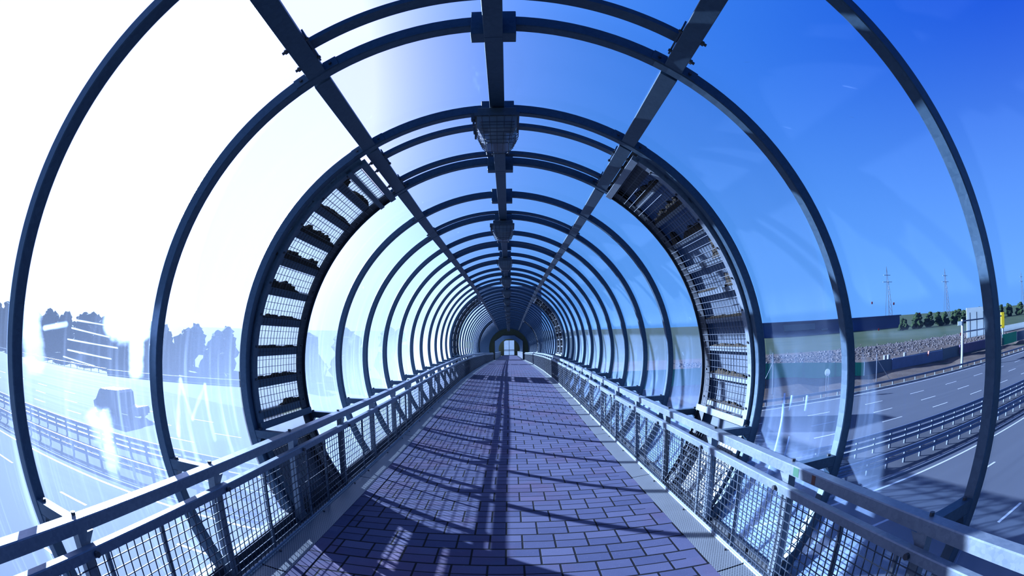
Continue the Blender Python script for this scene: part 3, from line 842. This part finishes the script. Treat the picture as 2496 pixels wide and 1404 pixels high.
mb = MB(); mb.hexa([P(-.47, ZE2 + .13, FY), P(.47, ZE2 + .13, FY), P(.47, ZE2 + .14, FY), P(-.47, ZE2 + .14, FY), P(-.47, ZE2 + .13, FY + 1.4), P(.47, ZE2 + .13, FY + 1.4), P(.47, ZE2 + .14, FY + 1.4), P(-.47, ZE2 + .14, FY + 1.4)])
mb.build('pane', M_FROST, root)
mb = MB()
for a, b_ in (((0, FY), (0, FY + 1.4)), ((-.47, FY + .52), (.47, FY + .52)), ((-.47, FY + .44), (.47, FY + .44)), ((-.47, FY + .02), (.47, FY + .02))):
    mb.bar(P(a[0], ZE2 + .10, a[1]), P(b_[0], ZE2 + .10, b_[1]), .10)
mb.build('window_frame', M_DARK, root)
tag(root, 'bright frosted window with dark glazing bars closing the far end of the tube', 'window')
# tower that carries the portal (its shadow falls across the road)
tw = MB(); ty0, ty1, ground = (ZEND + .2) * R, (ZEND + 1.6) * R, -9.6
tw.box(-4.0, -2.6, ty0, ty1, ground, 5.6); tw.box(2.6, 4.0, ty0, ty1, ground, 5.6)
tw.box(-2.6, 2.6, ty0, ty1, (cen(ZEND) + 1.06) * R, 5.6); tw.box(-2.6, 2.6, ty0, ty1, ground, (cen(ZEND + 1.6) - .75) * R)
o = tw.build('tower', M_WARE2 if 'M_WARE2' in globals() else M_CONC)
tag(o, 'tall plain tower block around the doorway end of the tube', 'tower')
for (z, nm) in ((9.5, 'nearer'), (19, 'farther')):
    o = MB().box(-.7, .7, z * R - .7, z * R + .7, ground, (cen(z) + FY - .17) * R).build('pier', M_CONC)
    tag(o, f'square concrete pier under the bridge deck, the {nm} one', 'pier', 'bridge piers')

# ---------------------------------------------------------------- roads and ground
G = -9.6
def plate(name, pts, z, m, kind='structure', t=.02):
    mb = MB(); n = len(pts)
    top = [(x, y, z) for x, y in pts]; bot = [(x, y, z - t) for x, y in pts]
    i = len(mb.v); mb.v += top + bot; mb.f.append(tuple(range(n))); mb.f.append(tuple(range(2 * n - 1, n - 1, -1)))
    for k in range(n): mb.f.append((k, n + k, n + (k + 1) % n, (k + 1) % n))
    o = mb.build(name, m)
    if kind: tag(o, kind=kind)
    return o
plate('ground', [(-3000, -600), (3000, -600), (3000, 3000), (-3000, 3000)], G - .06, M_GRASS, t=.5)
plate('road_near', [(-500, -14), (500, -14), (500, 20.0), (-500, 20.0)], G, M_ROAD)
plate('road_median', [(-500, 20.0), (500, 20.0), (500, 25.8), (-500, 25.8)], G + .03, M_ROADM, t=.06)
plate('road_far', [(-500, 25.8), (500, 25.8), (500, 48.0), (-22, 48.0), (-75, 60.2), (-500, 66)], G, M_ROAD)
lines = MB()
def dashes(y, x0, x1, ln, gap, name, label):
    root = None
    mb = MB(); x = x0
    while x < x1:
        mb.box(x, x + ln, y - .09, y + .09, G + .001, G + .012); x += ln + gap
    o = mb.build(name, M_WHITE); tag(o, kind='structure'); return o
for i, y in enumerate((-1.5, 4.2, 9.75, 15.2)): dashes(y, -180.2 + 2.1 * i, 180, 3.0, 8.0 if y < 12 else 7.6, 'road_line', '')
for i, y in enumerate((28.6, 32.1, 36.2, 40.5)): dashes(y, -200 + 1.8 + 2.7 * i, 200, 3.2, 6.0, 'road_line', '')
for y, x0, x1 in ((18.9, -300, 300), (26.6, -300, 300), (46.6, -22, 300)):
    tag(MB().box(x0, x1, y - .10, y + .10, G + .001, G + .012).build('road_line', M_WHITE), kind='structure')
# guard rails of the central reserve
def guardrail(y, x0, x1, step, h, label, rails=2, flip=1):
    root = empty('guardrail', (0, y, G)); tag(root, label, 'guardrail', 'roadside guardrails')
    ps = MB().box(-.09, .09, -.06, .06, 0, h).build('post', M_GUARD, root)
    n = int((x1 - x0) / step)
    for i in range(n + 1):
        c = ps if i == 0 else cp(ps, root)
        c.location = (x0 + i * step, 0, 0)
    for j in range(rails):
        z = h - .10 - j * .42; prof = [(-.06, z + .15), (-.13, z + .10), (-.06, z), (-.13, z - .10), (-.06, z - .15), (-.045, z - .15), (-.115, z - .10), (-.045, z), (-.115, z + .10), (-.045, z + .15)]
        MB().sweep([[(x0 - 1, flip * p, q) for p, q in prof], [(x1 + 1, flip * p, q) for p, q in prof]]).build('beam', M_GUARD, root)
    MB().box(x0 - 1, x1 + 1, -.05, .05, h - .02, h + .06).build('top_tube', M_GUARD, root)
    return root
guardrail(21.4, -96, 96, 2.0, 1.05, 'lower double guardrail on the near side of the median strip')
guardrail(24.9, -96, 96, 2.0, 1.45, 'taller double guardrail on the far side of the median strip', 3)
guardrail(48.6, 12, 150, 3.0, .75, 'single low guardrail along the far verge on the right', 1)
guardrail(64.0, -150, -79, 3.0, .8, 'single low guardrail along the far verge on the left', 1)
plate('kerb', [(-500, 19.7), (500, 19.7), (500, 20.0), (-500, 20.0)], G + .12, M_CONC, t=.12)
plate('kerb', [(-20, 48.0), (500, 48.0), (500, 48.3), (-20, 48.3)], G + .10, M_CONC, t=.10)
# right verge: earth bank, fence, rubble, field
bank = MB(); secs = []
for x in range(4, 161, 6):
    top = -7.9 if x < 38 else -7.9 - (x - 38) * .085 if x < 58 else -9.45
    f = 1 + random.uniform(-.04, .04)
    secs.append([(x, 48.8, G - .1), (x, 50.5, G + .05), (x, 58.2, top * f), (x, 62.5, top), (x, 64, G - .1)])
o = bank.sweep(secs, True).build('earth_bank', M_DIRT); tag(o, kind='structure')
def fence(pts, h, m, label, name='hoarding'):
    root = empty(name); tag(root, label, 'fence', 'hoardings behind the far verge')
    for (x0, y0, z0), (x1, y1, z1) in zip(pts, pts[1:]):
        mb = MB(); d = .05
        mb.hexa([(x0, y0, z0), (x1, y1, z1), (x1, y1 + d, z1), (x0, y0 + d, z0), (x0, y0, z0 + h), (x1, y1, z1 + h), (x1, y1 + d, z1 + h), (x0, y0 + d, z0 + h)])
        mb.build('sheet', m, root)
        MB().box(x0 - .06, x0 + .06, y0 + .06, y0 + .18, z0, z0 + h + .1).build('post', M_STEEL, root)
    return root
fence([(10, 60, -7.8), (18, 60, -7.9), (28, 60, -8.0), (37, 60, -8.1), (44, 60, -8.5), (51, 60, -9.1), (58.2, 60, -9.7)], 2.5, M_GREENF, 'bright green sheet hoarding on top of the earth bank')
fence([(58.4, 60, -9.6), (67, 60, -9.7), (76, 60.3, -9.6), (85, 60.6, -9.6), (94, 61, -9.5), (104, 61, -9.4), (117, 61, -9.3)], 2.4, M_GREYF, 'grey blue sheet hoarding beside the motorway')
fence([(117.2, 60, -9.3), (128, 60, -9.2)], 2.6, M_GREENF, 'short green hoarding at the far right edge')
fence([(128.2, 60, -9.2), (160, 60, -9.2)], 2.4, M_GREYF, 'dark hoarding beyond the short green hoarding')
o = MB().box(66, 84, 59.7, 59.9, -9.2, -7.3).build('banner', M_BANNER); tag(o, 'wide blue banner hung on the grey hoarding', 'banner')
o = MB().box(92.5, 108, 60.2, 60.45, -8.9, -7.0).build('banner', M_BANNER2); tag(o, 'purple banner hung on the grey hoarding near the sign gantry', 'banner')
o = MB().bar((77.6, 59.4, -7.9), (77.9, 59.4, -7.0), .35, .06, 8).build('orange_flag', M_ORANGE); tag(o, 'small orange flag in front of the blue banner', 'flag')
plate('rubble_ground', [(20, 64), (260, 64), (260, 112), (110, 118), (75, 128), (20, 135)], G + .04, M_DIRT)
rb = MB(); rr = random.Random(5)
for i in range(3600):
    t = rr.random(); x = rr.uniform(40, 173); yc = 100 + 14 * rr.gauss(0, 1) * .6 - (x - 60) * .02
    if yc < 66: continue
    sz = rr.uniform(.10, .50); z = G + .05 + rr.random() * 1.1 * math.exp(-((yc - 102) / 9) ** 2)
    a = rr.uniform(0, pi); ca, sa = cos(a) * sz, sin(a) * sz; h = sz * rr.uniform(.3, .9)
    rb.hexa([(x - ca, yc - sa, z), (x + sa, yc - ca, z), (x + ca, yc + sa, z), (x - sa, yc + ca, z), (x - ca * .6, yc - sa * .7, z + h), (x + sa * .7, yc - ca * .5, z + h * .8), (x + ca * .5, yc + sa * .7, z + h), (x - sa * .6, yc + ca * .6, z + h * .7)])
o = rb.build('rubble', M_RUBB); tag(o, 'broken concrete and rubble strewn across the cleared ground', 'rubble', None, 'stuff')
for i, (x, y) in enumerate(((80, 75), (81.6, 75.2), (87.3, 74.6))):
    o = MB().bar((x, y, G + .05), (x, y, G + 1.35), .85, .85, 14).build('barrel', M_CONC)
    tag(o, f'pale round drum standing on the cleared ground, {("leftmost", "middle", "rightmost")[i]} of three', 'barrel', 'drums on the cleared ground')
# signs and poles
root = empty('sign_gantry', (77, 49.5, G)); tag(root, 'tall highway sign gantry with a pale panel seen from behind', 'sign gantry')
def child_box(name, m, x0, x1, y0, y1, z0, z1): return MB().box(x0 - 77, x1 - 77, y0 - 49.5, y1 - 49.5, z0 - G, z1 - G).build(name, m, root)
child_box('pole', M_GUARD, 76.8, 77.2, 49.3, 49.7, G, -1.4)
child_box('cross_arm', M_GUARD, 77, 96, 49.4, 49.6, -1.85, -1.6); child_box('cross_arm', M_GUARD, 77, 96, 49.4, 49.6, -3.75, -3.5)
child_box('sign_panel', M_SIGNW, 79.3, 95, 49.75, 49.85, -4.8, .45)
for x in (80.6, 83.6, 86.8, 90, 93): child_box('panel_rib', M_GUARD, x, x + .12, 49.6, 49.75, -4.8, -.4)
child_box('sign_plate', M_SIGNW, 75.2, 76.8, 49.45, 49.52, -2.4, -1.7)
root2 = empty('advert_sign', (137, 70, G)); tag(root2, 'tall narrow yellow advertising sign at the right edge', 'sign')
MB().box(-1.6, .9, -.2, .2, 3.6, 8.0).build('sign_panel', M_YEL, root2); MB().box(-.3, .3, -.15, .15, 0, 3.6).build('pole', M_GUARD, root2)
root3 = empty('round_sign', (40.2, 48.9, G)); tag(root3, 'round traffic sign on two thin poles seen from behind', 'road sign')
MB().bar((0, -.02, 3.15), (0, .02, 3.15), .95, .95, 24).build('disc', M_SIGNW, root3)
MB().bar((-.15, .05, 0), (-.15, .05, 3.0), .09, .09, 8).build('pole', M_GUARD, root3); MB().bar((.2, .05, 1.2), (.2, .05, 3.0), .08, .08, 8).build('pole', M_GUARD, root3)
for i, (x, y, z, hh, dx) in enumerate(((54.5, 53, -9.3, 4.0, 3.5), (33.7, 53, -9.0, 5.4, -2.6))):
    r4 = empty('stayed_pole', (x, y, z)); tag(r4, ('thin pole with a slanting stay in front of the grey hoarding', 'thin pole with a slanting stay in front of the green hoarding')[i], 'pole', 'stayed poles on the verge')
    MB().bar((0, 0, -.4), (0, 0, hh), .14, .14, 8).build('mast', M_GUARD, r4); MB().bar((.1, 0, hh * .8), (dx, 0, -.3), .09, .09, 6).build('stay', M_GUARD, r4)
# distant buildings
root = empty('warehouse', (225, 260, G)); tag(root, 'long low blue warehouse far behind the rubble field', 'building')
MB().box(-75, 72, 0, 40, -.2, 8.6).build('wall', M_WARE, root); MB().box(-76, 73, -1, 41, 8.6, 9.4).build('roof', M_WARE, root)
MB().box(-51, -24, -.5, 0, 3.6, 7.4).build('sign_panel', M_SIGNW, root); MB().box(-18, -12, -.5, 0, 2.6, 3.4).build('canopy', M_SIGNW, root)
o = MB().box(176, 320, 92, 92.6, G, -7.4).build('wall_fence', M_SIGNW); tag(o, 'long pale wall behind the short green hoarding at the right edge', 'wall')
# pylons
def pylon():
    t = empty('pylon'); mb = MB()
    for sx in (-1, 1):
        for sy_ in (-1, 1):
            mb.bar((sx * 4, sy_ * 4, -12), (sx * .9, sy_ * .9, 40), .5); mb.bar((sx * .9, sy_ * .9, 40), (0, 0, 56), .4)
    for i in range(8):
        z0, z1 = -8 + i * 6, -2 + i * 6; w0, w1 = 4 - 3.1 * (z0 + 12) / 52, 4 - 3.1 * (z1 + 12) / 52
        mb.bar((-w0, -w0, z0), (w1, -w1, z1), .25); mb.bar((w0, -w0, z0), (-w1, -w1, z1), .25)
    mb.build('lattice', M_GUARD, t)
    for z, w_ in ((38, 9), (46, 6.5)): MB().bar((-w_, 0, z), (w_, 0, z), .6).build('cross_arm', M_GUARD, t)
    return t
py = pylon()
for i, (x, y) in enumerate(((575, 400), (890, 400), (435, 400))):
    o = py if i == 0 else cptree(py); o.location = (x, y, 0)
    tag(o, f'faint lattice power pylon on the skyline, {("middle", "rightmost", "leftmost")[i]} of three', 'pylon', 'power pylons on the skyline')
# trees
def blob(mb, c, r, rnd, sub=2):
    bm = bmesh.new(); bmesh.ops.create_icosphere(bm, subdivisions=sub, radius=1)
    i = len(mb.v); ph = [rnd.uniform(0, 6) for _ in range(3)]
    for v in bm.verts:
        q = v.co; d = 1 + .16 * sin(5 * q.x + ph[0]) * sin(6 * q.y + ph[1]) + .14 * sin(8 * q.z + ph[2]) + rnd.uniform(-.16, .16)
        mb.v.append((c[0] + q.x * r * d, c[1] + q.y * r * d, c[2] + q.z * r * .9 * d))
    for f in bm.faces: mb.f.append(tuple(i + v.index for v in f.verts))
    bm.free()
def tree(seed, h):
    rnd = random.Random(seed); t = empty('tree'); mb = MB()
    for i in range(10):
        f = i / 9; a = rnd.uniform(0, 6.28); rr_ = h * .22 * (1 - .5 * f)
        blob(mb, (cos(a) * rr_, sin(a) * rr_, h * (.18 + .70 * f)), h * (.24 - .10 * f) * rnd.uniform(.8, 1.2), rnd)
    mb.build('crown', M_LEAF, t)
    MB().bar((0, 0, 0), (0, 0, h * .55), h * .045, h * .045, 8).build('trunk', M_BARK, t)
    return t
protos = [tree(11, 10.), tree(12, 10.), tree(13, 10.)]; usedp = set()
rnd = random.Random(21)
LT = [(-188 + 5.3 * i + rnd.uniform(-.6, .6), 84 + rnd.uniform(-.6, .6) + (9.5 if i % 2 else 0)) for i in range(42)]
desc = ('dark broad', 'dark pointed', 'dark rounded')
def place_tree(x, y, z, h, label, group, wide=1.15):
    i = rnd.randrange(3); o = protos[i] if i not in usedp else cptree(protos[i]); usedp.add(i)
    s = h / 10; o.matrix_basis = Matrix.Translation((x, y, z)) @ Matrix.Rotation(rnd.uniform(0, 6), 4, 'Z') @ Matrix.Diagonal((s * wide, s * wide, s, 1))
    tag(o, label, 'tree', group)
for i, (x, y) in enumerate(q for q in LT if q[0] < -22):
    hz = 9.6 + .4 + max(0, (-x - 70) * .035) + rnd.uniform(-1.2, .8)
    place_tree(x, y, G, hz, f'dark leafy tree beyond the motorway on the left, {ordw(i + 1)} of its row from the left', 'trees beyond the motorway on the left', 1.0)
for i in range(22):
    x = 232 + i * 10.5; y = 205 + rnd.uniform(-6, 10)
    hz = (4.5 + i * 2.2 if i < 3 else 9.6) + rnd.uniform(-.6, 1.2) + max(0, (x - 380) * .01)
    place_tree(x, y, G, hz, f'green tree on the rise at the right skyline, {ordw(i + 1)} from the left', 'trees on the right skyline')
# left: concrete wall behind the slip road
o = MB().hexa([(-76, 62.5, G), (-22, 76, G), (-22, 76.4, G), (-76, 62.9, G), (-76, 62.5, G + .9), (-22, 76, G + .9), (-22, 76.4, G + .9), (-76, 62.9, G + .9)]).build('parapet', M_CONC)
tag(o, 'low pale concrete parapet below the trees on the left', 'parapet')
# truck on the far carriageway, left
root = empty('truck', (-41.7, 36.2, G)); tag(root, 'dark truck with a low flatbed driving on the far carriageway at the left', 'truck')
def prism(name, m, prof, y0, y1, par=None):
    mb = MB(); n = len(prof); i = 0
    mb.sweep([[(x, y0, z) for x, z in prof], [(x, y1, z) for x, z in prof]]); return mb.build(name, m, par or root)
cab = prism('cab', M_TRUCK, [(-4.1, .45), (-4.2, 1.15), (-3.6, 1.45), (-2.75, 2.55), (-2.3, 2.75), (-1.4, 2.7), (-1.4, .45)], -1.15, 1.15)
prism('windscreen', M_GLASSD, [(-3.52, 1.50), (-2.78, 2.47), (-2.74, 2.44), (-3.44, 1.47)], -1.0, 1.0, cab)
prism('side_window', M_GLASSD, [(-3.1, 1.55), (-2.5, 2.35), (-1.7, 2.35), (-1.7, 1.55)], -1.17, -1.14, cab)
prism('box_body', M_TRUCK, [(-1.3, .7), (-1.3, 2.75), (.9, 2.85), (1.35, 2.6), (1.5, .7)], -1.2, 1.2)
prism('flatbed', M_TRUCK, [(1.55, .75), (1.55, 1.25), (2.2, 1.1), (3.9, 1.35), (4.1, 1.2), (4.1, .6), (1.55, .6)], -1.15, 1.15)
prism('chassis', M_TYRE, [(-4.0, .35), (-4.0, .55), (4.0, .62), (4.0, .4)], -.9, .9)
wh = MB().bar((0, -.16, 0), (0, .16, 0), .95, .95, 20).build('wheel', M_TYRE, root); first_ = True
for x in (-3.2, .6, 3.0):
    for y in (-1.0, 1.0):
        c = wh if first_ else cp(wh, root); first_ = False; c.location = (x, y, .475)
# ---------------------------------------------------------------- red flecks and cracks on the near right pane are stickers
for i, (a, y) in enumerate(((83.2, .30), (80.2, .62), (78.4, .84), (82.0, 1.02), (77.9, 1.05))):
    a = radians(a); c = polar(a, .999, y); u = polar(a + .006 if i != 1 else a + .004, .999, y + .004)
    o = MB().bar(c, u, .010, .004, 6).build('red_fleck', M_RED); o.matrix_basis = bay_mat(1)
    tag(o, f'tiny red paint fleck on the near right pane, {ordw(i + 1)} from the camera', 'fleck', 'red flecks on the near right pane')
